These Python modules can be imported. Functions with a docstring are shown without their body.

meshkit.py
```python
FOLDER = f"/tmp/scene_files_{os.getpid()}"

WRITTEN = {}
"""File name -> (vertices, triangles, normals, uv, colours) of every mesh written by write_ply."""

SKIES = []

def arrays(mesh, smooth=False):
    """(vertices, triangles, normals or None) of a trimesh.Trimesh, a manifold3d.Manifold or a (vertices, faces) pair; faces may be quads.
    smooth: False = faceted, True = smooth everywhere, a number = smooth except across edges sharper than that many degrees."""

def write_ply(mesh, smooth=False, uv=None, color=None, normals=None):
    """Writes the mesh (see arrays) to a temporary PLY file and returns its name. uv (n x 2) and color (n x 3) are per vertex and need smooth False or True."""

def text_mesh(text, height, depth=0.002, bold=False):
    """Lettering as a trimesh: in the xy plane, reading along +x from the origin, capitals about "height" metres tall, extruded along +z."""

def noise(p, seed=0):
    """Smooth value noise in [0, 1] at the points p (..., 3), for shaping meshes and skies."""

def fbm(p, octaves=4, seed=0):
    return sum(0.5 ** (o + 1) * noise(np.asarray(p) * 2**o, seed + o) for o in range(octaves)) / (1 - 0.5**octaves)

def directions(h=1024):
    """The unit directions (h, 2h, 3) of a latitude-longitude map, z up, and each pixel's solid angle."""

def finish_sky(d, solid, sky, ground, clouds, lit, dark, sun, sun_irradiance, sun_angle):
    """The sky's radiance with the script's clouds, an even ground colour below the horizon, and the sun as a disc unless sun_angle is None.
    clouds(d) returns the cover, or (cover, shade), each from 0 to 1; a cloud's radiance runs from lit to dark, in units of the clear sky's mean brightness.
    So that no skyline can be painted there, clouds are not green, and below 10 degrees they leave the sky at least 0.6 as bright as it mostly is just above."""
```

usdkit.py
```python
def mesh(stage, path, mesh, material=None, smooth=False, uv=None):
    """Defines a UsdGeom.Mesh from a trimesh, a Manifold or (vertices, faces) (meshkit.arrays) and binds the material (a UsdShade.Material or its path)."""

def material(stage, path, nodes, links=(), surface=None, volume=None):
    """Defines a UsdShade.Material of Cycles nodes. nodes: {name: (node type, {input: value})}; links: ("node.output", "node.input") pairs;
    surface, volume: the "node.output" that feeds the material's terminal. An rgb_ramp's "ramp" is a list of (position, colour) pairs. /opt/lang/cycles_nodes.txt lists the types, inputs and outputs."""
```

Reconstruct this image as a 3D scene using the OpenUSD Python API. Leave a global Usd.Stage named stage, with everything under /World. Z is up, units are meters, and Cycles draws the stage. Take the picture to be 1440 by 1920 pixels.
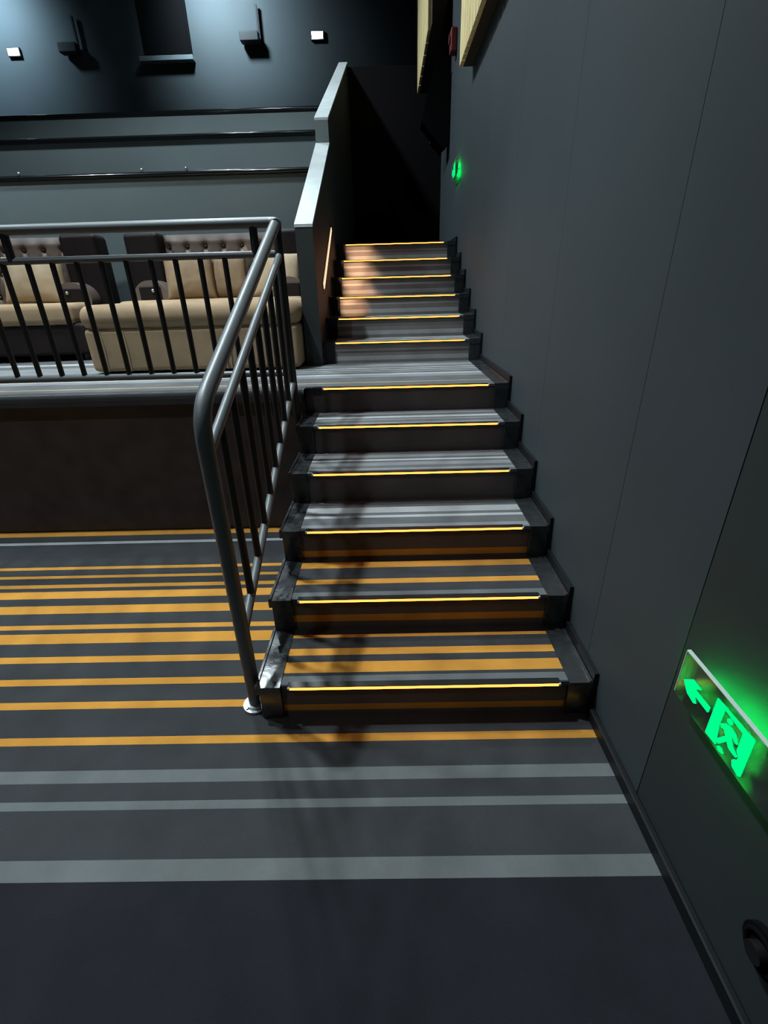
import math, random
import numpy as np, trimesh, manifold3d as m3, usdkit, meshkit
from shapely.geometry import Polygon, Point, LineString, box as sbox
from shapely.ops import unary_union
from pxr import Usd, UsdGeom, UsdLux, UsdShade, Gf, Sdf, Vt

random.seed(7); rng = np.random.default_rng(7)
stage = Usd.Stage.CreateInMemory()
UsdGeom.SetStageUpAxis(stage, UsdGeom.Tokens.z); UsdGeom.SetStageMetersPerUnit(stage, 1.0)
WORLD = UsdGeom.Xform.Define(stage, '/World'); stage.SetDefaultPrim(WORLD.GetPrim())
UsdGeom.Scope.Define(stage, '/World/Looks')

# ---------------------------------------------------------------- camera
EYE = (0.0, 0.0, 1.3988); FPX = 879.11
FW, RT, UP = (-.01324, .90151, -.43256), (.99968, .00258, -.02522), (.02162, .43276, .90125)
cam = UsdGeom.Camera.Define(stage, '/World/camera')
cam.CreateHorizontalApertureAttr(24.0); cam.CreateVerticalApertureAttr(32.0)
cam.CreateFocalLengthAttr(24.0 * FPX / 1440); cam.CreateClippingRangeAttr(Gf.Vec2f(.05, 100))
cam.AddTransformOp().Set(Gf.Matrix4d(*RT, 0, *UP, 0, *[-c for c in FW], 0, *EYE, 1))
cam.CreateExposureAttr(0.0)

# ---------------------------------------------------------------- light levels (the lamps are built further down)
SPOT_W, WASH_W, LAMP_W = 15.6, 90.0, 1.3
COOL = (.80, .94, 1.0)
sky = UsdLux.DomeLight.Define(stage, '/World/ambient_light')
sky.CreateColorAttr(Gf.Vec3f(.8, .9, 1.0)); sky.CreateIntensityAttr(0.0)

# ---------------------------------------------------------------- helpers
USED = {}
def numbered(parent, name):
    k = (parent, name); USED[k] = USED.get(k, -1) + 1
    return name if USED[k] == 0 else f'{name}_{USED[k]:03d}'
def tag(p, label=None, cat=None, group=None, kind=None):
    p = p.GetPrim() if hasattr(p, 'GetPrim') else p
    for k, v in (('label', label), ('category', cat), ('group', group), ('kind', kind)):
        if v: p.SetCustomDataByKey(k, v)
    return p
def path_of(parent): return '/World' if parent is None else str(parent.GetPath())
def obj(name, mesh, mat, parent=None, smooth=False, color=None):
    base = path_of(parent)
    m = usdkit.mesh(stage, f'{base}/{numbered(base, name)}', mesh, mat, smooth=smooth)
    if color is not None:
        UsdGeom.PrimvarsAPI(m).CreatePrimvar('stripe', Sdf.ValueTypeNames.Color3fArray, 'vertex').Set(Vt.Vec3fArray.FromNumpy(np.asarray(color, np.float32)))
    return m.GetPrim()
def thing(name, label, cat, loc=(0, 0, 0), rz=0, group=None, kind=None):
    x = UsdGeom.Xform.Define(stage, '/World/' + numbered('/World', name))
    x.AddTranslateOp().Set(Gf.Vec3d(*map(float, loc))); x.AddRotateZOp().Set(float(rz))
    return tag(x, label, cat, group, kind)
def dup(src, name, label, loc, rz=0, group=None):
    c = src.GetCustomData()
    t = thing(name, label, c['category'], loc, rz, group or c.get('group'))
    t.GetReferences().AddInternalReference(src.GetPath()); t.SetInstanceable(True)
    return t
def struct(name, mesh, mat, **k): return tag(obj(name, mesh, mat, **k), kind='structure')
cat = trimesh.util.concatenate
def bx(x0, x1, y0, y1, z0, z1):
    m = trimesh.creation.box((x1-x0, y1-y0, z1-z0)); m.apply_translation(((x0+x1)/2, (y0+y1)/2, (z0+z1)/2)); return m
def tm(man):
    q = man.to_mesh(); return trimesh.Trimesh(q.vert_properties[:, :3], q.tri_verts, process=False)
def rbox(x0, x1, y0, y1, z0, z1, r, n=12):
    r = min(r, (x1-x0)/2-1e-4, (y1-y0)/2-1e-4, (z1-z0)/2-1e-4)
    s = m3.Manifold.sphere(r, n)
    return tm(m3.Manifold.batch_hull([s.translate((x, y, z)) for x in (x0+r, x1-r) for y in (y0+r, y1-r) for z in (z0+r, z1-r)]))
def cbox(x0, x1, y0, y1, z0, z1, c=.003):      # box with small chamfers
    v = []
    for x, sx in ((x0, 1), (x1, -1)):
        for y, sy in ((y0, 1), (y1, -1)):
            for z, sz in ((z0, 1), (z1, -1)):
                v += [(x+sx*c, y+sy*c, z), (x+sx*c, y, z+sz*c), (x, y+sy*c, z+sz*c)]
    return trimesh.convex.convex_hull(np.array(v))
def tube(pts, r, n=16, caps=True):
    p = np.asarray(pts, float); t = np.gradient(p, axis=0) if len(p) > 2 else np.repeat([p[1]-p[0]], 2, 0)
    t /= np.linalg.norm(t, axis=1, keepdims=True)
    ref = np.array([0, 0, 1.0]) if abs(t[0][2]) < .9 else np.array([1.0, 0, 0])
    a = np.cross(t[0], ref); a /= np.linalg.norm(a); V = []
    ang = np.arange(n)*2*np.pi/n
    for i in range(len(p)):
        a = a - t[i]*(a @ t[i]); a /= np.linalg.norm(a); b = np.cross(t[i], a)
        V.append(p[i] + r*(np.cos(ang)[:, None]*a + np.sin(ang)[:, None]*b))
    V = np.vstack(V); F = []
    for i in range(len(p)-1):
        for j in range(n):
            q = [i*n+j, i*n+(j+1) % n, (i+1)*n+(j+1) % n, (i+1)*n+j]
            F += [[q[0], q[1], q[2]], [q[0], q[2], q[3]]]
    if caps:
        c0, c1 = len(V), len(V)+1; V = np.vstack([V, p[0], p[-1]]); k = (len(p)-1)*n
        for j in range(n): F += [[c0, (j+1) % n, j], [c1, k+j, k+(j+1) % n]]
    return trimesh.Trimesh(V, F, process=False)
def bend(a, b, c, r, n=8):      # corner at b between a and c, rounded with radius r: points from a to c
    a, b, c = map(np.asarray, (a, b, c)); u = (a-b)/np.linalg.norm(a-b); w = (c-b)/np.linalg.norm(c-b)
    P, Q = b+u*r, b+w*r
    return [tuple((1-s)**2*P + 2*s*(1-s)*b + s*s*Q) for s in np.linspace(0, 1, n)]
def prism_x(poly, x0, x1):      # polygon in (y, z) extruded along x
    m = trimesh.creation.extrude_polygon(Polygon(poly) if not hasattr(poly, 'exterior') else poly, x1-x0, engine='earcut')
    M = np.array([[0, 0, 1, x0], [1, 0, 0, 0], [0, 1, 0, 0], [0, 0, 0, 1.0]]); m.apply_transform(M); return m
def prism_y(poly, y0, y1):      # polygon in (x, z) extruded along y
    m = trimesh.creation.extrude_polygon(Polygon(poly), y1-y0, engine='earcut')
    M = np.array([[1, 0, 0, 0], [0, 0, -1, y1], [0, 1, 0, 0], [0, 0, 0, 1.0]]); m.apply_transform(M); return m
def cyl(p0, p1, r, n=20): return tube([p0, p1], r, n)

# ---------------------------------------------------------------- materials
def mat(name, base, rough=.6, metal=0., spec=.5, noise=None, bump=None, vary=0., coat=0., rough_vary=0.):
    """Principled with optional tone variation (vary at scale noise) and a fine bump (scale, strength, distance)."""
    n = {'p': ('principled_bsdf', {'base_color': base, 'roughness': rough, 'metallic': metal, 'specular_ior_level': spec, 'coat_weight': coat})}
    L = []
    n['tc'] = ('texture_coordinate', {})
    if vary:
        n['nz'] = ('noise_texture', {'scale': noise or 3., 'detail': 5.})
        lo = tuple(c*(1-vary) for c in base); hi = tuple(min(1, c*(1+vary)) for c in base)
        n['rp'] = ('rgb_ramp', {'ramp': [(.3, lo), (.7, hi)]})
        L += [('tc.object', 'nz.vector'), ('nz.fac', 'rp.fac'), ('rp.color', 'p.base_color')]
    if rough_vary:
        n['rn'] = ('noise_texture', {'scale': (noise or 3.)*2.3, 'detail': 4.})
        n['rm'] = ('map_range', {'from_min': .35, 'from_max': .65, 'to_min': max(.02, rough-rough_vary), 'to_max': rough+rough_vary, 'clamp': True})
        L += [('tc.object', 'rn.vector'), ('rn.fac', 'rm.value'), ('rm.result', 'p.roughness')]
    if bump:
        n['bn'] = ('noise_texture', {'scale': bump[0], 'detail': 3.})
        n['bp'] = ('bump', {'strength': bump[1], 'distance': bump[2]})
        L += [('tc.object', 'bn.vector'), ('bn.fac', 'bp.height'), ('bp.normal', 'p.normal')]
    return usdkit.material(stage, '/World/Looks/'+name, n, L, surface='p.BSDF')
def emit(name, color, strength):
    return usdkit.material(stage, '/World/Looks/'+name, {'e': ('emission', {'color': color, 'strength': strength})}, surface='e.emission')
def carpet_mat(name):
    n = {'a': ('attribute', {'attribute': 'stripe'}), 'g': ('geometry', {}),
         'nz': ('noise_texture', {'scale': 5., 'detail': 6.}), 'rp': ('rgb_ramp', {'ramp': [(.25, (.78,)*3), (.75, (1.18,)*3)]}),
         'mx': ('mix_color', {'blend_type': 'multiply', 'fac': 1., 'use_clamp': False}),
         'bn': ('noise_texture', {'scale': 420., 'detail': 3.}), 'bp': ('bump', {'strength': .5, 'distance': .004}),
         'p': ('principled_bsdf', {'roughness': .95, 'specular_ior_level': .12, 'sheen_weight': .08, 'sheen_roughness': .5})}
    L = [('g.position', 'nz.vector'), ('nz.fac', 'rp.fac'), ('a.color', 'mx.a'), ('rp.color', 'mx.b'), ('mx.result', 'p.base_color'),
         ('g.position', 'bn.vector'), ('bn.fac', 'bp.height'), ('bp.normal', 'p.normal')]
    return usdkit.material(stage, '/World/Looks/'+name, n, L, surface='p.BSDF')
M = {}
M['carpet'] = carpet_mat('carpet')
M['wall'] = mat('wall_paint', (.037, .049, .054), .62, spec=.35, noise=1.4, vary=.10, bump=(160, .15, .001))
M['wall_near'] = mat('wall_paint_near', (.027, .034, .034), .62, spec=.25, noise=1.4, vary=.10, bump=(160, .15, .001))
M['void'] = mat('matt_black', (.0025, .0025, .003), .9, spec=.1)
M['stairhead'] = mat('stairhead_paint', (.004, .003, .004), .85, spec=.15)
M['wall_dark'] = mat('wall_paint_dark', (.012, .010, .013), .8, spec=.2)
M['far_wall'] = mat('far_wall_paint', (.045, .056, .062), .75, spec=.3, noise=.6, vary=.12)
M['low_wall'] = mat('low_wall_paint', (.175, .215, .224), .7, spec=.3, noise=1.1, vary=.08)
M['black_panel'] = mat('black_panel', (.085, .080, .092), .75, spec=.2, noise=8, vary=.2)
M['side_black'] = mat('stair_side_black', (.012, .011, .012), .7, spec=.25)
M['pvc'] = mat('black_pvc', (.026, .028, .029), .26, spec=.9, noise=9, rough_vary=.10, bump=(22, .3, .004))
M['skirt'] = mat('black_skirting', (.008, .009, .010), .45, spec=.35)
M['rail'] = mat('painted_steel', (.115, .127, .133), .45, spec=.6, bump=(60, .12, .002), rough_vary=.06)
M['baluster'] = mat('rail_paint_shaded', (.018, .017, .017), .5, spec=.35)  # darker copy of the rail paint: shade on the uprights put into colour
M['cap_rail'] = mat('gloss_black_rail', (.010, .012, .013), .16, spec=.6)
M['steel'] = mat('bare_steel', (.55, .57, .58), .35, metal=.9, noise=30, vary=.25)
M['alu'] = mat('aluminium', (.55, .55, .54), .3, metal=.9)
M['cap'] = mat('white_cap_paint', (.56, .61, .62), .5, noise=9, vary=.10)
M['parapet'] = mat('parapet_paint', (.030, .034, .034), .6, spec=.35, noise=2, vary=.12)
M['leather'] = mat('taupe_leather', (.165, .122, .105), .42, spec=.5, noise=4, vary=.15, bump=(90, .15, .002))
M['leather_dark'] = mat('dark_leather', (.012, .007, .0065), .6, spec=.25, noise=4, vary=.2, bump=(90, .15, .002))
M['suede'] = mat('tan_suede', (.345, .24, .145), .85, spec=.2, noise=6, vary=.16, bump=(200, .25, .002))
M['cream'] = mat('cream_cushion', (.50, .38, .25), .85, spec=.2, noise=7, vary=.12, bump=(150, .3, .002))
M['tan_cushion'] = mat('tan_cushion', (.30, .21, .13), .85, spec=.2, noise=7, vary=.14, bump=(150, .3, .002))
M['slat'] = mat('pale_wood', (.97, .72, .35), .5, noise=6, vary=.15)
M['slat_back'] = mat('brown_backing', (.045, .028, .014), .7)
M['red'] = mat('red_plastic', (.16, .014, .014), .45)
M['black_plastic'] = mat('black_plastic', (.010, .010, .011), .35)
M['speaker'] = mat('speaker_black', (.008, .010, .012), .7)
M['led'] = emit('led_amber', (1., .26, .046), 3.4)
M['led_end'] = mat('led_end_cap', (.8, .8, .78), .4)
M['green'] = emit('sign_green', (.0, 1., .24), 1.15)
M['green_back'] = emit('sign_green_back', (.0, 1., .13), 30.)
M['lamp_white'] = emit('lamp_white', (.92, .97, 1.), 3.0)
M['lamp_cool'] = emit('lamp_cool', COOL, 6.0)
M['strip_warm'] = emit('strip_warm', (1., .64, .38), 1.3)
acr = {'t': ('transparent_bsdf', {'color': (.55, .74, .60)}), 'g': ('glossy_bsdf', {'color': (1, 1, 1), 'roughness': .12}), 'd': ('diffuse_bsdf', {'color': (.55, .62, .52)}),
       'f': ('fresnel', {'IOR': 1.49}), 'm0': ('mix_closure', {'fac': .05}), 'm': ('mix_closure', {})}
M['acrylic'] = usdkit.material(stage, '/World/Looks/acrylic', acr, [('t.BSDF', 'm0.closure1'), ('d.BSDF', 'm0.closure2'), ('f.fac', 'm.fac'), ('m0.closure', 'm.closure1'), ('g.BSDF', 'm.closure2')], surface='m.closure')
M['acrylic_edge'] = mat('acrylic_edge', (.62, .74, .66), .3)

# ---------------------------------------------------------------- dimensions
SY = [1.210, 1.510, 1.807, 2.107, 2.410, 2.708, 3.639, 3.961, 4.264, 4.576, 4.888, 5.200]     # nosing of each step
SZ = [.149, .298, .447, .599, .747, .890, 1.040, 1.185, 1.330, 1.479, 1.626, 1.778]
XL, XR, XW = -.470, .687, .703                 # stair left, stair right, wall face
PF, PZ = 2.672, .890                           # seating platform: front and height
PX0, PX1 = -.586, -.469                        # parapet beside the upper steps
FAR = 12.5

OR, GR, LG, DK, DD = (.67, .302, .05), (.155, .165, .165), (.41, .425, .43), (.062, .065, .068), (.0185, .0185, .0235)
TG = (.235, .242, .247)
BASE = (.048, .050, .0535)

def strips(x0, x1, pts, cols):
    """A ribbon along x: pts (y, z) of the edges, one colour for each strip between them."""
    V, F, C = [], [], []
    for (a, b, c) in zip(pts[:-1], pts[1:], cols):
        i = len(V); V += [(x0, *a), (x1, *a), (x1, *b), (x0, *b)]; F += [[i, i+1, i+2], [i, i+2, i+3]]; C += [c]*4
    return V, F, C
def banded(lo, hi, bands, base):
    """Edges and colours from lo to hi; bands: (start, end, colour)."""
    e, c, at = [lo], [], lo
    for a, b, k in sorted(bands):
        a, b = max(a, lo), min(b, hi)
        if b <= a: continue
        if a > at: e.append(a); c.append(base)
        e.append(b); c.append(k); at = b
    if at < hi: e.append(hi); c.append(base)
    return e, c

# ================================================================ SETTING
# lower floor: striped carpet
fb = [(2.652, 2.718, OR), (2.542, 2.574, LG), (2.248, 2.277, OR), (2.159, 2.185, OR), (2.066, 2.098, OR), (1.970, 2.033, OR), (1.845, 1.909, OR),
      (1.726, 1.758, OR), (1.628, 1.695, OR), (1.507, 1.545, OR), (1.381, 1.416, OR), (1.263, 1.297, OR), (1.107, 1.139, OR),
      (.968, 1.012, GR), (.882, .909, GR), (.692, .745, GR)]
e, c = banded(.702, 2.85, fb, BASE)
e2, c2 = banded(-3.0, .692, [], DD)
e, c = e2[:-1] + [.692, .745] + [x for x in e if x > .745], c2 + [GR] + c[1:]
V, F, C = strips(-6.5, .70, [(y, 0.0) for y in e], c)
i = len(V); V += [(-6.5, -3, -.1), (.70, -3, -.1), (.70, 2.85, -.1), (-6.5, 2.85, -.1)]; F += [[i, i+2, i+1], [i, i+3, i+2]]; C += [DD]*4
struct('floor', (np.array(V), np.array(F)), M['carpet'], color=C)

# right wall: backing and panels with open joints
wr = tag(UsdGeom.Xform.Define(stage, '/World/wall_right'), kind='structure')
obj('backing', cat([bx(.722, .95, -3, 6.02, 0, 7.2), bx(.722, .95, 6.02, 12.6, 3.3, 7.2)]), M['wall_dark'], wr)
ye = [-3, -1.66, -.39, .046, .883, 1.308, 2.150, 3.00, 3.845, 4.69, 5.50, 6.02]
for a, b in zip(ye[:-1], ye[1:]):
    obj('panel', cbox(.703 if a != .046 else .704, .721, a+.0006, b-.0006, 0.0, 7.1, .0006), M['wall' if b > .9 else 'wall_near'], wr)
obj('return_panel', cbox(.712, .74, 6.03, 7.0, 1.6, 3.3, .002), M['wall'], wr)
obj('upper_panel', cbox(.706, .721, 6.03, 12.5, 3.3, 7.1, .002), M['wall'], wr)
obj('passage_side', bx(.95, 1.1, 6.02, 9, 1.5, 3.3), M['wall_dark'], wr)
struct('baseboard_right', cbox(.684, .703, -3, 1.205, 0, .05, .004), M['skirt'])
# stepped skirting up the right wall
sp, pts = [], []
for k in range(12):
    y0 = SY[k]-.004; y1 = SY[k+1]-.004 if k < 11 else 6.0
    sp.append(sbox(y0, SZ[k]-.17, y1+.02, SZ[k]+.040).buffer(.010, join_style=1).buffer(-.010))
sk = unary_union(sp).buffer(.006).buffer(-.006)
struct('baseboard_right', prism_x(sk.simplify(.001), .6875, .7025), M['skirt'])

struct('wall_rear', bx(-9.2, 1.2, FAR, FAR+.2, 1.5, 7.3), M['far_wall'])
struct('wall_left', bx(-9.3, -9.1, -3, FAR+.2, -.1, 7.3), M['wall'])
struct('wall_front', bx(-9.2, 1.0, -3.2, -3.0, -.1, 7.3), M['wall_dark'])
struct('ceiling', bx(-9.3, 1.2, -3.2, FAR+.2, 7.2, 7.3), M['wall_dark'])
struct('floor', bx(-9.1, -6.5, -3, 2.7, -.1, -.001), M['black_panel'])
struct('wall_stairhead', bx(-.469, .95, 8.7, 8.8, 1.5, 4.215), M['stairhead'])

# ================================================================ STAIRS
T = {1: [(.252, .270, OR), (.154, .191, OR), (.065, .119, OR), (.011, .050, GR)],
     2: [(.228, .275, OR), (.106, .141, OR), (.006, .050, GR)],
     3: [(.257, .283, DK), (.172, .231, LG), (.120, .144, LG), (.015, .053, TG)],
     4: [(.217, .262, TG), (.168, .190, LG), (.095, .140, TG), (.035, .06, TG)],
     5: [(.235, .27, TG), (.150, .190, LG), (.105, .125, TG), (.03, .06, TG)],
     6: [(.130, .152, (.40, .30, .17)), (.315, .400, TG), (.400, .445, LG), (.505, .545, TG), (.585, .610, LG), (.66, .69, LG), (.74, .85, TG)]}
Rz = {1: [(.022, .051, OR)], 2: [(.033, .066, OR)], 3: [(.011, .042, OR)]}
GREY = (.128, .130, .133)
def step(k, flight, x0, x1, y1, led_l, led_r, trims):
    tm_ = lambda side: M['skirt'] if k > 5 and side < 0 else M['pvc']  # upper left edging takes a darker black: its shadow put into the colour
    y, z = SY[k], SZ[k]; zb = (SZ[k-1] if k else 0.0); n = k+1
    rb = (.13, .11, .105) if n <= 6 else (.24, .22, .215)
    ez, cz = banded(zb-.0, z-.012, [(zb+a, zb+b, q) for a, b, q in Rz.get(n, [(.02, .05, LG), (.085, .10, LG)] if n > 6 else [])], rb)
    tb = T.get(n, [(.06, .10, LG), (.15, .19, TG), (.22, .25, LG)])
    ey, cy = banded(y+.004, y1, [(y+a, y+b, q) for a, b, q in tb], BASE if n <= 2 else GREY)
    pts = [(y+.012, q) for q in ez] + [(y, z-.012)] + [(q, z) for q in ey]
    cols = cz + [(.04, .04, .04)] + [(.04, .04, .04)] + cy
    pts += [(y1, zb-.02), (y+.012, zb-.02)]; cols += [(.02,)*3]*2
    V, F, C = strips(x0, x1, pts, cols)
    for x in (x0, x1):          # cheeks
        i = len(V); q = [(y+.012, zb-.02), (y+.012, z-.012), (y+.002, z-.006), (y+.004, z), (y1, z), (y1, zb-.02)]
        V += [(x, *p) for p in q]; C += [(.014, .013, .014)]*6
        F += [[i, i+j, i+j+1] if x == x0 else [i, i+j+1, i+j] for j in range(1, 5)]
    s = obj('step', (np.array(V), np.array(F)), M['carpet'], flight, color=C)
    # nosing profile with its amber strip
    obj('nosing_profile', cbox(led_l-.006, led_r+.006, y-.004, y+.022, z-.014, z+.0015, .001), M['black_plastic'], s)
    obj('led_strip', rbox(led_l, led_r, y-.0085, y+.002, z-.0105, z-.0005, .0035, 8), M['led'], s, smooth=40)
    obj('strip_end', cat([rbox(a-.004, a+.005, y-.008, y+.006, z-.0105, z+.0012, .002, 8) for a in (led_l-.002, led_r+.002)]), M['led_end'], s)
    # black edging on both sides of the tread, pvc except the shaded upper left
    for side, (a, b) in trims:
        ov = .0
        body = [(y-.006, z-.030), (y-.006, z+.003), (y+.072, z+.0045), (y+.074, z+.003), (y1-.004, z+.003), (y1-.004, z-.004), (y+.01, z-.004), (y+.006, z-.030)]
        obj('edge_trim', prism_x(body, a, b), tm_(side), s)
        obj('corner_trim', cbox(a+(.010 if side < 0 else 0), b, y-.002, y+.0125, max(zb, 0)+.001, z-.028, .002), tm_(side), s)
        obj('edge_lip', cbox(*((a-.0, a+.012) if side < 0 else (b-.012, b)), y-.004, y1-.004, z+.002, z+.008, .002), tm_(side), s)

fl1 = thing('staircase', 'lower carpeted stair flight with orange and grey striped treads and amber edge lights', 'staircase')
for k in range(6):
    y1 = SY[k+1]+.012
    if k < 5: step(k, fl1, XL, XR, y1, -.366, .571, [(-1, (-.486, -.398)), (1, (.607, XR))])
    else: step(k, fl1, XL, XR, y1, -.366, .571, [(1, (.607, XR))])
    if k == 5: obj('corner_patch', cbox(-.470, -.37, SY[5]-.004, SY[5]+.03, SZ[5]-.03, SZ[5]+.003, .002), M['pvc'], fl1)
fl2 = thing('staircase', 'upper dark stair flight between the parapet and the wall with glowing amber edge strips', 'staircase')
for k in range(6, 12):
    y1 = SY[k+1]+.012 if k < 11 else 8.7
    step(k, fl2, PX1+.001, XR, y1, -.372, .571, [(-1, (PX1+.002, -.384)), (1, (.607, XR))])

# ================================================================ SEATING PLATFORM AND TERRACES
pl = thing('seating_platform', 'raised seating platform with black front and grey striped carpet top', 'platform')
obj('front_panel', cbox(-9.0, XL-.001, PF+.050, PF+.12, 0, PZ-.05, .004), M['black_panel'], pl)
pb = [(SY[5]+a, SY[5]+b, q) for a, b, q in T[6]] + [(SY[5]+.85, 3.75, TG), (3.9, 4.0, LG)]
ey, cy = banded(PF-.005, 5.198, pb, GREY)
arc = [(PF-.022+.03-.03*math.cos(t), PZ-.03+.03*math.sin(t)) for t in np.linspace(0, math.pi/2, 6)]
pts = [(PF+.06, PZ-.06), (PF-.022, PZ-.06)] + arc + [(q, PZ) for q in ey if q > PF+.012] + [(5.198, PZ-.06)]
yy = [q for q in ey]; cols = [DD, (.05, .05, .055)] + [(.07, .07, .075)]*5
for a, b in zip([PF+.008]+[q for q in ey if q > PF+.012][:-1], [q for q in ey if q > PF+.012]):
    mid = (a+b)/2; j = max(0, min(len(cy)-1, int(np.searchsorted(ey, mid))-1)); cols.append(cy[j])
cols.append(DD)
V, F, C = strips(-9.0, XL-.001, pts, cols)
obj('carpet_top', (np.array(V), np.array(F)), M['carpet'], pl, color=C)
obj('support', bx(-9.0, XL-.002, PF+.12, 5.198, 0, PZ-.06), M['black_panel'], pl)

for i, (y, z0, z1, z, nm) in enumerate([(5.2, PZ+.001, 2.39, 1.77, 'dark grey low wall with black rounded rail directly behind the sofas'),
                                  (7.75, 1.70, 3.28, 2.65, 'middle dark grey low wall with black rail, one terrace behind the sofas'),
                                  (10.3, 2.6, 4.23, 3.53, 'highest and farthest low terrace wall with thin black rail below the rear wall')]):
    lw = thing('low_wall', nm, 'low wall')
    obj('wall_body', bx(-9.0, PX0-.001, y, y+.14, z0, z1-.03), M['low_wall'], lw)
    obj('cap_rail', rbox(-9.0, PX0-.001, y-.03, y+.16, z1-.035-.012*i, z1+.01, .022, 16), M['cap_rail'], lw, smooth=40)
    if i == 0:
        for x in (-3.32, -2.19, -1.784):
            obj('bracket_screw', trimesh.creation.icosphere(2, .014).apply_translation((x, y-.02, z1+.022)), M['alu'], lw, smooth=True)
    ny = [7.75, 10.3, FAR][i]
    tr = struct('floor', bx(-9.0, PX0-.001, y+.14, ny, z-.2, z), M['black_panel'])

# parapet wall beside the upper flight, in two rising lengths, with pale caps
def cap_z(y, y0, z0, s): return z0+s*(y-y0)
pw = thing('parapet_wall', 'dark sloping parapet wall beside the upper steps with pale grey caps', 'parapet')
s1, s2 = .494, .4315
f0, f1, f2 = 3.572, 5.155, 8.70
za, zb_, zc, zd = 1.765, 1.765+s1*(f1-f0), 2.722, 2.722+s2*(f2-f1)
obj('wall_body', prism_x([(f0, PZ-.02), (f0, za), (f1, zb_), (f1, PZ-.02)], PX0, PX1), M['parapet'], pw)
obj('wall_body', prism_x([(f1+.001, PZ-.02), (f1+.001, zc), (f2, zd), (f2, PZ-.02)], PX0, PX1), M['parapet'], pw)
obj('front_panel', bx(PX0, PX1, f1-.005, f1-.0002, zb_+.019, zc-.001), M['low_wall'], pw)  # thin added board: the lit front face put into a lighter colour
t = .018
obj('cap', prism_x([(f0-.002, za), (f0-.002, za+t), (f1, zb_+t), (f1, zb_)], PX0-.002, PX1+.002), M['cap'], pw)
obj('cap', prism_x([(f1-.004, zc), (f1-.004, zc+t), (f2, zd+t), (f2, zd)], PX0-.002, PX1+.002), M['cap'], pw)

# stair lamp let into the parapet: a slim warm strip following the slope
sl = thing('stair_lamp', 'slim glowing warm strip lamp on the parapet beside the upper steps', 'lamp')
def lamp_poly(w0, w1, a, b):
    p, q = np.array(a), np.array(b); d = (q-p)/np.linalg.norm(q-p); n = np.array([-d[1], d[0]])
    return [tuple(p-n*w0), tuple(q-n*w1), tuple(q+n*w1), tuple(p+n*w0)]
A, B = (3.93, 1.415), (4.78, 1.868)
obj('housing', prism_x(lamp_poly(.040, .034, (3.90, 1.40), (4.81, 1.883)), PX1+.0004, PX1+.004), M['black_plastic'], sl)
obj('diffuser', prism_x(lamp_poly(.020, .014, A, B), PX1+.0035, PX1+.010), M['strip_warm'], sl)

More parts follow.
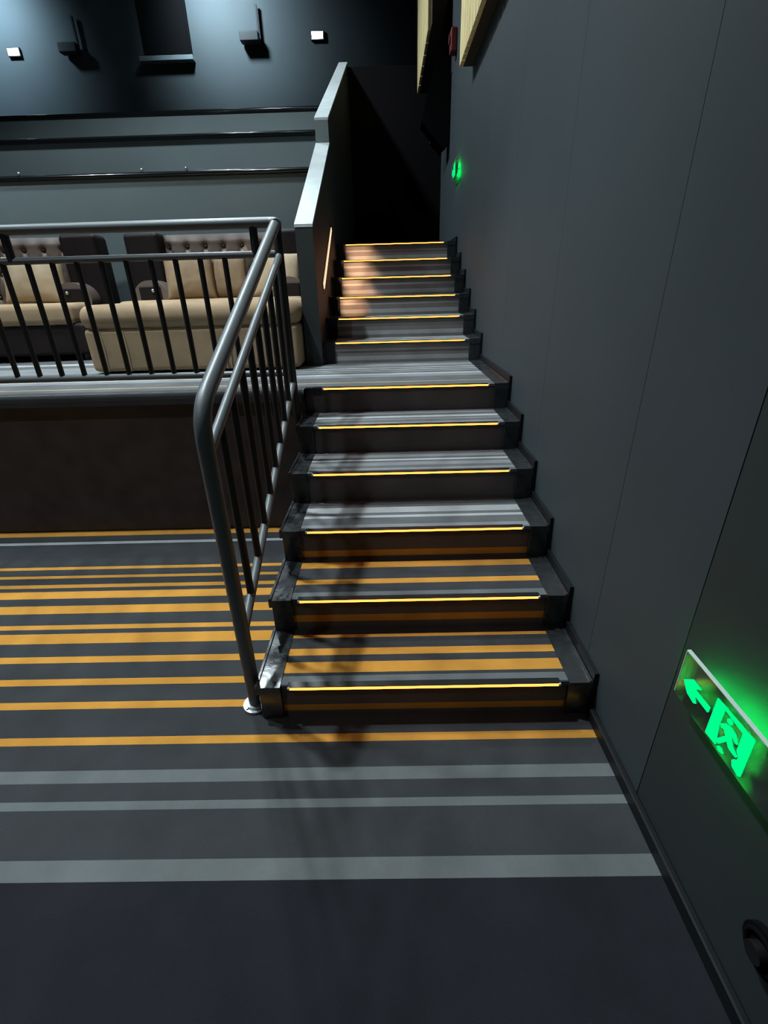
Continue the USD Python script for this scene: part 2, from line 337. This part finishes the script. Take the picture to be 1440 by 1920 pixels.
for i in range(8):
    y_ = 3.86+.13*i; p = np.array((PX1+.016, y_, 1.40+.533*(y_-3.90))); d = np.array((.195, .45, -.14)); d /= np.linalg.norm(d)
    L = UsdLux.SphereLight.Define(stage, f'{sl.GetPath()}/spot_{i:03d}' if i else f'{sl.GetPath()}/spot')
    L.CreateRadiusAttr(.008); L.CreateColorAttr(Gf.Vec3f(1., .58, .34)); L.CreateIntensityAttr(LAMP_W/(math.pi*.008**2)); L.CreateNormalizeAttr(False)
    za_ = -d; xa_ = np.cross((0, 0, 1.0), za_); xa_ /= np.linalg.norm(xa_); ya_ = np.cross(za_, xa_)
    L.AddTransformOp().Set(Gf.Matrix4d(*xa_, 0, *ya_, 0, *za_, 0, *p, 1))
    S_ = UsdLux.ShapingAPI.Apply(L.GetPrim()); S_.CreateShapingConeAngleAttr(16); S_.CreateShapingConeSoftnessAttr(.9)

# ================================================================ RAILINGS
XP, YP = -.516, 1.270
RY = 2.660
R1, R2, RB = .0245, .0165, .0135
rl = thing('stair_handrail', 'black tubular steel handrail with balusters beside the lower steps, on a round floor flange', 'railing')
top = np.array((XP, 2.625, 1.695)); elbow = np.array((XP, YP, 1.105))
path = [(XP, YP, .006)] + bend((XP, YP, .02), tuple(elbow), tuple(top), .10, 10) + [tuple(top + (elbow-top)*.04)]
obj('handrail_tube', tube(path, R1, 20), M['rail'], rl, smooth=50)
sec = [(XP, YP+.02, .985), (XP, 2.60, 1.545)]
obj('inner_rail', tube(sec, R2, 16), M['rail'], rl, smooth=50)
low = [(XP, YP+.015, .335), (XP, 2.625, .945)]
obj('bottom_rail', tube(low, R2, 16), M['rail'], rl, smooth=50)
def on_line(l, y): t = (y-l[0][1])/(l[1][1]-l[0][1]); return l[0][2]+t*(l[1][2]-l[0][2])
for i in range(9):
    y = YP+.148*(i+1)
    obj('baluster', cyl((XP, y, on_line(low, y)), (XP, y, on_line(sec, y)), RB, 14), M['baluster'], rl, smooth=50)
obj('corner_post', cyl((XP, 2.622, .0), (XP, 2.622, 1.675), .021, 18), M['baluster'], rl, smooth=50)
fl = tube([(XP, YP, 0), (XP, YP, .010)], .047, 28); fl2_ = tube([(XP, YP, .009), (XP, YP, .020)], .034, 28)
obj('floor_flange', cat([fl, fl2_] + [tube([(XP+.038*math.cos(a), YP+.038*math.sin(a), .009), (XP+.038*math.cos(a), YP+.038*math.sin(a), .014)], .005, 8) for a in (.8, 2.37, 3.94, 5.5)]), M['steel'], rl, smooth=40)

pr = thing('platform_railing', 'black tubular railing along the front edge of the sofa platform', 'railing')
c = np.array((XP, RY-.0, 1.695))
obj('top_rail', tube([(-7.0, RY, 1.695)] + bend((-7, RY, 1.695), (XP, RY, 1.695), (XP, 2.56, 1.665), .045, 8), R1, 20), M['rail'], pr, smooth=50)
obj('middle_rail', tube([(-7.0, RY, 1.561), (XP, RY, 1.561)], R2, 16), M['rail'], pr, smooth=50)
obj('bottom_rail', tube([(-7.0, RY, .985), (XP, RY, .985)], .018, 16), M['rail'], pr, smooth=50)
x = -.800; k = 0
while x > -6.9:
    obj('baluster', cyl((x, RY, .985), (x, RY, 1.561), RB, 14), M['baluster'], pr, smooth=50); x -= .1245
for x in (-.640, -1.868, -3.1, -4.33, -5.56):
    obj('short_post', cyl((x, RY, 1.561), (x, RY, 1.69), .020, 16), M['baluster'], pr, smooth=50)
for x in (-3.1, -4.33, -5.56):
    obj('foot', cyl((x, RY+.02, PZ-.01), (x, RY+.02, .985), .016, 14), M['rail'], pr, smooth=50)

# ================================================================ SOFAS
W = 1.46
def tufted(x0, x1, z0, z1, y, dz=.19, dx=.168):
    nx, nz = int((x1-x0)/.012), int((z1-z0)/.012)
    X, Z = np.meshgrid(np.linspace(x0, x1, nx), np.linspace(z0, z1, nz)); D = np.zeros_like(X)
    btn = []
    r = 0; z = z1-.095
    while z > z0:
        off = 0 if r % 2 == 0 else dx/2
        q = -math.floor((x1-x0)/2/dx)*dx - dx + off
        while q < (x1-x0)/2:
            bxx = (x0+x1)/2+q
            if x0+.03 < bxx < x1-.03: btn.append((bxx, z))
            q += dx
        z -= dz; r += 1
    puff = .030*np.minimum(1, np.minimum(X-x0, x1-X)/.05)*np.minimum(1, (z1-Z)/.06)
    D += puff
    for (a, b) in btn:
        d2 = (X-a)**2+(Z-b)**2; D -= .030*np.exp(-d2/.022**2) + .012*np.exp(-d2/.06**2)
    for (a, b) in btn:                       # folds from each button to the next row's two
        for s in (-1, 1):
            q = np.array([s*dx/2, -dz]); L = np.linalg.norm(q); q = q/L
            u = (X-a)*q[0]+(Z-b)*q[1]; v = -(X-a)*q[1]+(Z-b)*q[0]
            D -= .012*np.exp(-(v/.013)**2)*((u > 0) & (u < L))
    V = np.stack([X, y-D, Z], -1).reshape(-1, 3); F = []
    for i in range(nz-1):
        for j in range(nx-1):
            a = i*nx+j; F += [[a, a+1, a+nx+1], [a, a+nx+1, a+nx]]
    # closed behind
    bd = [j for j in range(nx)] + [i*nx+nx-1 for i in range(1, nz)] + [(nz-1)*nx+j for j in range(nx-2, -1, -1)] + [i*nx for i in range(nz-2, 0, -1)]
    n0 = len(V); back = V[bd].copy(); back[:, 1] = y+.06; V = np.vstack([V, back, [[(x0+x1)/2, y+.06, (z0+z1)/2]]])
    for i in range(len(bd)):
        j = (i+1) % len(bd); F += [[bd[i], n0+i, n0+j], [bd[i], n0+j, bd[j]], [n0+i, len(V)-1, n0+j]]
    return trimesh.Trimesh(V, F, process=False), btn
def roll_arm(x0, x1, y0, y1, z0, z1):
    w = (x1-x0)/2; P = []
    P += [(x0+.03, z0), (x0+.03, z1-2*w*.85)]
    for t_ in np.linspace(math.radians(215), math.radians(-35), 18): P.append(((x0+x1)/2+w*math.cos(t_), z1-w*.9+w*.9*math.sin(t_)))
    P += [(x1-.03, z1-2*w*.85), (x1-.03, z0)]
    return prism_y(P, y0, y1)
H = .855; AI, AW, WW = .08, .31, .315     # half width; arm inset, arm width, wing width
def sofa_parts(t):
    obj('base', rbox(-H+.02, H-.02, .03, .86, .05, .30, .03), M['leather_dark'], t, smooth=40)
    obj('seat', rbox(-H+AI+.02, H-AI-.02, .0, .72, .29, .455, .05, 16), M['suede'], t, smooth=50)
    bk, btn = tufted(-H+WW-.02, H-WW+.02, .42, .985, .72)
    b = obj('backrest', bk, M['leather'], t, smooth=60)
    for q in btn:
        if q[1] > .5: obj('button', trimesh.creation.icosphere(1, .011).apply_translation((q[0], .722, q[1])), M['leather'], b, smooth=True)
    obj('back_frame', rbox(-H+.04, H-.04, .775, .86, .28, .97, .03), M['leather_dark'], t, smooth=40)
    for s in (-1, 1):
        a, b = sorted((s*(H-AI), s*(H-AI-AW)))
        ar = obj('arm', roll_arm(a, b, .40, .62, .30, .615), M['leather'], t, smooth=50)
        obj('arm_panel', cbox(a+.06, b-.06, .385, .401, .44, .565, .006), M['leather_dark'], ar)
        obj('arm_stud', trimesh.creation.icosphere(1, .016).apply_translation(((a+b)/2+s*-.03, .383, .53)), M['steel'], ar, smooth=True)
        a, b = sorted((s*H, s*(H-WW)))
        w = rbox(a, b, .58, .84, .06, 1.0, .04, 12)
        obj('wing', w, M['leather_dark'], t, smooth=50)
    for x in (-H+.12, H-.12):
        for y in (.12, .76): obj('foot', cyl((x, y, 0), (x, y, .06), .025, 10), M['black_plastic'], t, smooth=50)
XS, YS = -1.475, 4.22
so = thing('sofa', 'brown tufted leather sofa with dark wings, nearer the stairs behind the big ottoman', 'sofa', (XS, YS, PZ), 0, None)
sofa_parts(so)
so2 = dup(so, 'sofa', 'brown tufted leather sofa at the left edge with cream cushions and dark front', (-3.345, 4.10, PZ), 6)

ot = thing('ottoman', 'large tan suede ottoman block with rounded front edge in front of the right sofa', 'ottoman', (-1.335, 3.80, PZ))
obj('body', rbox(-.735, .735, -.395, .40, .015, .30, .03, 12), M['suede'], ot, smooth=40)
obj('top_pad', rbox(-.75, .745, -.41, .40, .285, .448, .075, 20), M['suede'], ot, smooth=50)
for x in (-.62, -.46, -.02, .22, .25, .52): obj('pleat', tube([(x, -.395, .02), (x+.006, -.399, .15), (x, -.395, .285)], .006, 8), M['suede'], ot, smooth=50)

# cushions
def cushion(w, h, d, n=26, seed=0, corner=.05):
    g = np.linspace(-1, 1, n); U, V_ = np.meshgrid(g, g)
    prof = np.clip((1-np.abs(U)**2.4)*(1-np.abs(V_)**2.4), 0, None)**.55
    pin = 1-.06*(1-U**2)*0 
    X = U*w/2*(1-corner*(1-np.abs(V_)**3)*np.abs(U)); Zc = V_*h/2*(1-corner*(1-np.abs(U)**3)*np.abs(V_))
    nz = meshkit.fbm(np.stack([X*9+seed, Zc*9, np.zeros_like(X)], -1), 3, seed)-.5
    pf = np.stack([X, -d/2*prof-.02*nz*prof, Zc], -1).reshape(-1, 3); pb_ = np.stack([X, d/2*prof, Zc], -1).reshape(-1, 3)
    F = []
    for i in range(n-1):
        for j in range(n-1):
            a = i*n+j; F += [[a, a+1, a+n+1], [a, a+n+1, a+n]]; b = a+n*n; F += [[b, b+n+1, b+1], [b, b+n, b+n+1]]
    m = trimesh.Trimesh(np.vstack([pf, pb_]), F, process=False); m.merge_vertices(); return m
def pillow(name, label, x, y, z, w, h, d, m, tilt=-14, turn=0, roll=0, seed=0):
    c_ = cushion(w, h, d, seed=seed)
    R = trimesh.transformations
    c_.apply_transform(R.rotation_matrix(math.radians(roll), (0, 1, 0))); c_.apply_translation((0, 0, h/2*.97))
    c_.apply_transform(R.rotation_matrix(math.radians(tilt), (1, 0, 0)))
    t = thing(name, label, 'cushion', (x, y, z), turn, None)
    p = obj('cover', c_, M[m], t, smooth=True)
    return t, p
SEAT = PZ+.457
pillow('cushion', 'plump tan cushion at the left end of the right sofa', -1.72, 4.60, SEAT, .42, .38, .16, 'tan_cushion', -13, 12, 0, 1)
pillow('cushion', 'narrow pale cushion peeking out behind the plump tan cushion', -1.42, 4.76, SEAT, .34, .36, .12, 'tan_cushion', -10, 16, 0, 2)
t3, p3 = pillow('cushion', 'cream cushion with frilled corner at the right end of the right sofa, by the parapet', -.98, 4.68, SEAT, .46, .37, .15, 'cream', -14, -8, 3, 3)
obj('frilled_corner', cat([tube([(-.215, -.02, .36), (-.215+.05*math.cos(a), -.03, .36+.05*math.sin(a))], .008, 6) for a in (1.9, 2.4, 3.0)]), M['cream'], p3)
pillow('cushion', 'cream cushion at the far left edge on the left sofa', -3.62, 4.48, SEAT, .44, .36, .16, 'cream', -14, 2, 0, 4)
pillow('cushion', 'cream cushion beside the arm of the left sofa', -3.08, 4.54, SEAT, .52, .38, .16, 'cream', -14, 6, 2, 5)

# ================================================================ WALL FITTINGS
# exit sign: edge-lit acrylic plate standing off the wall; local origin on the wall below the plate's far top corner
SX = .661
SYM = {'arrow': [(0.8008, 0.5759), (0.7751, 0.6011), (0.745, 0.6005), (0.7603, 0.5851), (0.7101, 0.5873), (0.7109, 0.5712), (0.7578, 0.5711), (0.7467, 0.5571), (0.7534, 0.5517), (0.779, 0.556)],
 'door_frame': [(0.7008, 0.6255), (0.5961, 0.6304), (0.5939, 0.5325), (0.5987, 0.5279), (0.6176, 0.5318), (0.6226, 0.543), (0.6186, 0.5509), (0.6134, 0.5537), (0.6123, 0.5633), (0.6204, 0.5716), (0.6226, 0.6167), (0.6757, 0.6198), (0.6758, 0.5771), (0.6673, 0.5296), (0.7002, 0.5262)],
 'runner_head': [(0.665, 0.6072), (0.6613, 0.6138), (0.655, 0.6159), (0.6492, 0.6119), (0.6492, 0.6058), (0.6533, 0.6018), (0.6608, 0.6014)],
 'runner': [(0.6754, 0.584), (0.6636, 0.5964), (0.6491, 0.6013), (0.6353, 0.5995), (0.6233, 0.5866), (0.6242, 0.5817), (0.6303, 0.5808), (0.6398, 0.5877), (0.6388, 0.5795), (0.6298, 0.5688), (0.6145, 0.5619), (0.6159, 0.5558), (0.6235, 0.5547), (0.6388, 0.5556), (0.6464, 0.5636), (0.6618, 0.5373), (0.668, 0.5393), (0.6685, 0.5486), (0.6547, 0.5724), (0.6615, 0.58), (0.6705, 0.577)],
 'runner_foot': [(0.6643, 0.5308), (0.6586, 0.5381), (0.6518, 0.5387), (0.6428, 0.5323), (0.6454, 0.5282), (0.6582, 0.5253)]}
OY, OZ = .818, .643
def sign_parts(t):
    pl_ = Polygon([(0, 0), (0, -.121), (-.012, -.124), (-.30, -.124), (-.345, -.118), (-.358, -.10), (-.358, 0)])
    q = obj('plate', prism_x(pl_, SX-XW+.0015, SX-XW+.0085), M['acrylic'], t)
    obj('top_edge', cbox(SX-XW+.0005, SX-XW+.0095, -.358, 0.001, -.0005, .004, .001), M['acrylic_edge'], q)
    obj('side_edge', cbox(SX-XW+.001, SX-XW+.009, -.0005, .0025, -.121, 0, .0008), M['acrylic_edge'], q)
    obj('spacer', cat([cyl((SX-XW+.0105, y, -.06), (0, y, -.06), .005, 12) for y in (-.128, -.212)]), M['alu'], t, smooth=40)
    for nm, p in SYM.items():
        P = Polygon([(y-OY, z-OZ) for y, z in p]).buffer(-.0018 if nm.startswith('runner') else -.0009).buffer(.0016).buffer(-.0009 if not nm.startswith('runner') else -.0006)
        obj(nm, prism_x(P, SX-XW-.0008, SX-XW+.0014), M['green'], q)
        obj(nm+'_back', prism_x(P, SX-XW+.0086, SX-XW+.0104), M['green_back'], q)
es = thing('exit_sign', 'glowing green exit sign with arrow and running figure, low on the wall at right', 'exit sign', (XW, OY, OZ))
sign_parts(es)
dup(es, 'exit_sign', 'small distant green exit sign seen edge-on above the top steps', (XW, 5.46, 2.422))

# slatted wooden wall panels high on the right wall
def slat_panel(label, x0, y0, y1, z0, z1, pitch, w, extra):
    t = thing('slatted_panel', label, 'wall panel')
    obj('backing_box', cbox(x0+.0305, XW-.001, y0, y1, z0, z1, .003), M['slat_back'], t)
    y = y1
    while y-w > y0-.001:
        obj('slat', cbox(x0, x0+.030, y-w, y, z0, z1, .003), M['slat'], t); y -= pitch
    return t
slat_panel('near panel of pale wooden slats high on the right wall', .600, 1.2, 4.69, 2.895, 4.6, .118, .098, None)
fp = slat_panel('far panel of pale wooden slats high above the top steps', .500, 6.45, 8.36, 3.80, 5.6, .30, .272, None)

wd = thing('acoustic_wedge', 'black wedge-shaped acoustic baffle on the right wall between the slatted panels', 'baffle')
obj('body', prism_y([(.702, 2.765), (.640, 2.712), (.414, 2.942), (.664, 3.872), (.702, 4.01)], 6.16, 6.42), M['void'], wd)

al = thing('fire_alarm', 'red fire alarm sounder box on the right wall beside the slatted panel', 'alarm')
obj('body', rbox(.645, XW, 5.70, 5.82, 3.33, 3.50, .012), M['red'], al, smooth=40)
obj('sounder', cyl((.648, 5.76, 3.43), (.632, 5.76, 3.43), .035, 20), M['red'], al, smooth=40)

kn = thing('wall_socket', 'black round wall fitting near the floor at the lower right corner', 'wall fitting')
obj('plate', cyl((XW, .445, .235), (.69, .445, .235), .048, 32), M['void'], kn, smooth=40)
obj('ring', tube([(.688, .445+.036*math.cos(a), .235+.036*math.sin(a)) for a in np.linspace(0, 2*math.pi, 33)], .005, 8, False), M['void'], kn, smooth=True)
obj('boss', cyl((.692, .445, .235), (.672, .445, .235), .020, 20), M['black_plastic'], kn, smooth=40)

# rear wall: projection port, speakers, lamps
pp = thing('projection_port', 'tall dark projection window recess with pale sill on the rear wall', 'window')
for a, b in ((-4.70, -4.655), (-3.82, -3.775)): obj('jamb', bx(a, b, FAR-.06, FAR-.001, 5.68, 7.15), M['void'], pp)
obj('dark_pane', bx(-4.655, -3.82, FAR-.03, FAR-.004, 5.68, 7.15), M['void'], pp)
obj('sill', cbox(-4.82, -3.74, FAR-.16, FAR-.001, 5.59, 5.67, .006), M['low_wall'], pp)
def far_speaker(label, x0, x1, z0, z1, br):
    t = thing('wall_speaker', label, 'speaker')
    obj('cabinet', rbox(x0, x1, FAR-.22, FAR-.04, z0, z1, .02), M['speaker'], t, smooth=40)
    obj('bracket_and_shadow_bar', cat([bx((x0+x1)/2-.03, (x0+x1)/2+.03, FAR-.05, FAR, z0+.04, z1-.04)] + ([bx(x1-.035, x1, FAR-.10, FAR-.05, z1-.02, z1+.42)])), M['speaker'], t)  # wall mount, plus an upright dark bar standing for a thin shadow line
far_speaker('dark box speaker on the rear wall left of the projection window', -6.36, -6.0, 5.745, 5.90, -1)
far_speaker('dark box speaker on the rear wall right of the projection window', -2.75, -2.38, 5.82, 5.97, 1)
def wall_lamp(label, x, z):
    t = thing('wall_lamp', label, 'lamp')
    obj('housing', cbox(x-.13, x+.13, FAR-.05, FAR, z-.075, z+.075, .006), M['speaker'], t)
    obj('diffuser', cbox(x-.115, x+.115, FAR-.056, FAR-.049, z-.058, z+.058, .002), M['lamp_white'], t)
wall_lamp('small white glowing square lamp at far left of the rear wall', -7.355, 5.835)
wall_lamp('small white glowing square lamp on the rear wall above the parapet', -1.24, 5.925)

# ================================================================ LAMPS (ceiling, above the frame) and one added fill light
def downlight(label, x, y, z, r, power, color=COOL, aim=None, cone=None, group=None, soft=.5):
    t = thing('ceiling_downlight', label, 'lamp', (x, y, z), 0, group)
    obj('can', cat([tube([(0, 0, .0), (0, 0, 7.2-z)], .02, 10), tube([(0, 0, .02), (0, 0, .16)], r+.02, 28)]), M['black_plastic'], t, smooth=40)
    L = UsdLux.SphereLight.Define(stage, str(t.GetPath())+'/bulb')
    L.CreateRadiusAttr(r); L.CreateColorAttr(Gf.Vec3f(*color)); L.CreateIntensityAttr(power/(math.pi*r*r)); L.CreateNormalizeAttr(False)
    if aim is not None:
        d = np.array(aim, float)-np.array((x, y, z)); d /= np.linalg.norm(d)
        zax = -d; up = np.array([0, 1.0, 0]) if abs(zax[1]) < .9 else np.array([1.0, 0, 0])
        xa = np.cross(up, zax); xa /= np.linalg.norm(xa); ya = np.cross(zax, xa)
        L.AddTransformOp().Set(Gf.Matrix4d(*xa, 0, *ya, 0, *zax, 0, 0, 0, 0, 1))
    if cone:
        S = UsdLux.ShapingAPI.Apply(L.GetPrim()); S.CreateShapingConeAngleAttr(cone); S.CreateShapingConeSoftnessAttr(soft)
    return t
DOWN = lambda x, y, dy=0: (x, y+dy, 0)
downlight('ceiling downlight over the aisle before the stairs', -2.0, 2.33, 5.6, .08, 3.7*SPOT_W, aim=(-1.5, 2.3, 0), cone=37)
downlight('ceiling downlight over the sofas', -1.9, 4.0, 5.8, .14, 2.2*SPOT_W, aim=(-1.4, 4.6, 0), cone=52)
downlight('ceiling downlight over the left sofa', -4.6, 2.9, 5.8, .14, 2.4*SPOT_W, aim=(-4.3, 3.0, 0), cone=58)
downlight('ceiling downlight over the middle terrace', -2.6, 6.6, 6.4, .14, 3.4*SPOT_W, aim=(-2.6, 6.9, 0), cone=72)
downlight('added weak fill light behind the viewer, unseen', -2.8, -1.2, 5.8, .14, .7*SPOT_W, aim=(-1.8, 2.7, 0), cone=26)  # fill put in to lift the risers, platform front and post
downlight('wall washing spot at the left of the rear wall', -7.7, 11.2, 7.1, .22, .92*WASH_W, (.58, .84, 1.), (-7.9, 12.5, 6.5), 62, soft=1.)
downlight('wall washing spot at the right of the rear wall', -3.3, 11.2, 7.1, .22, .92*WASH_W, (.68, .89, 1.), (-3.0, 12.5, 6.5), 58, soft=1.)
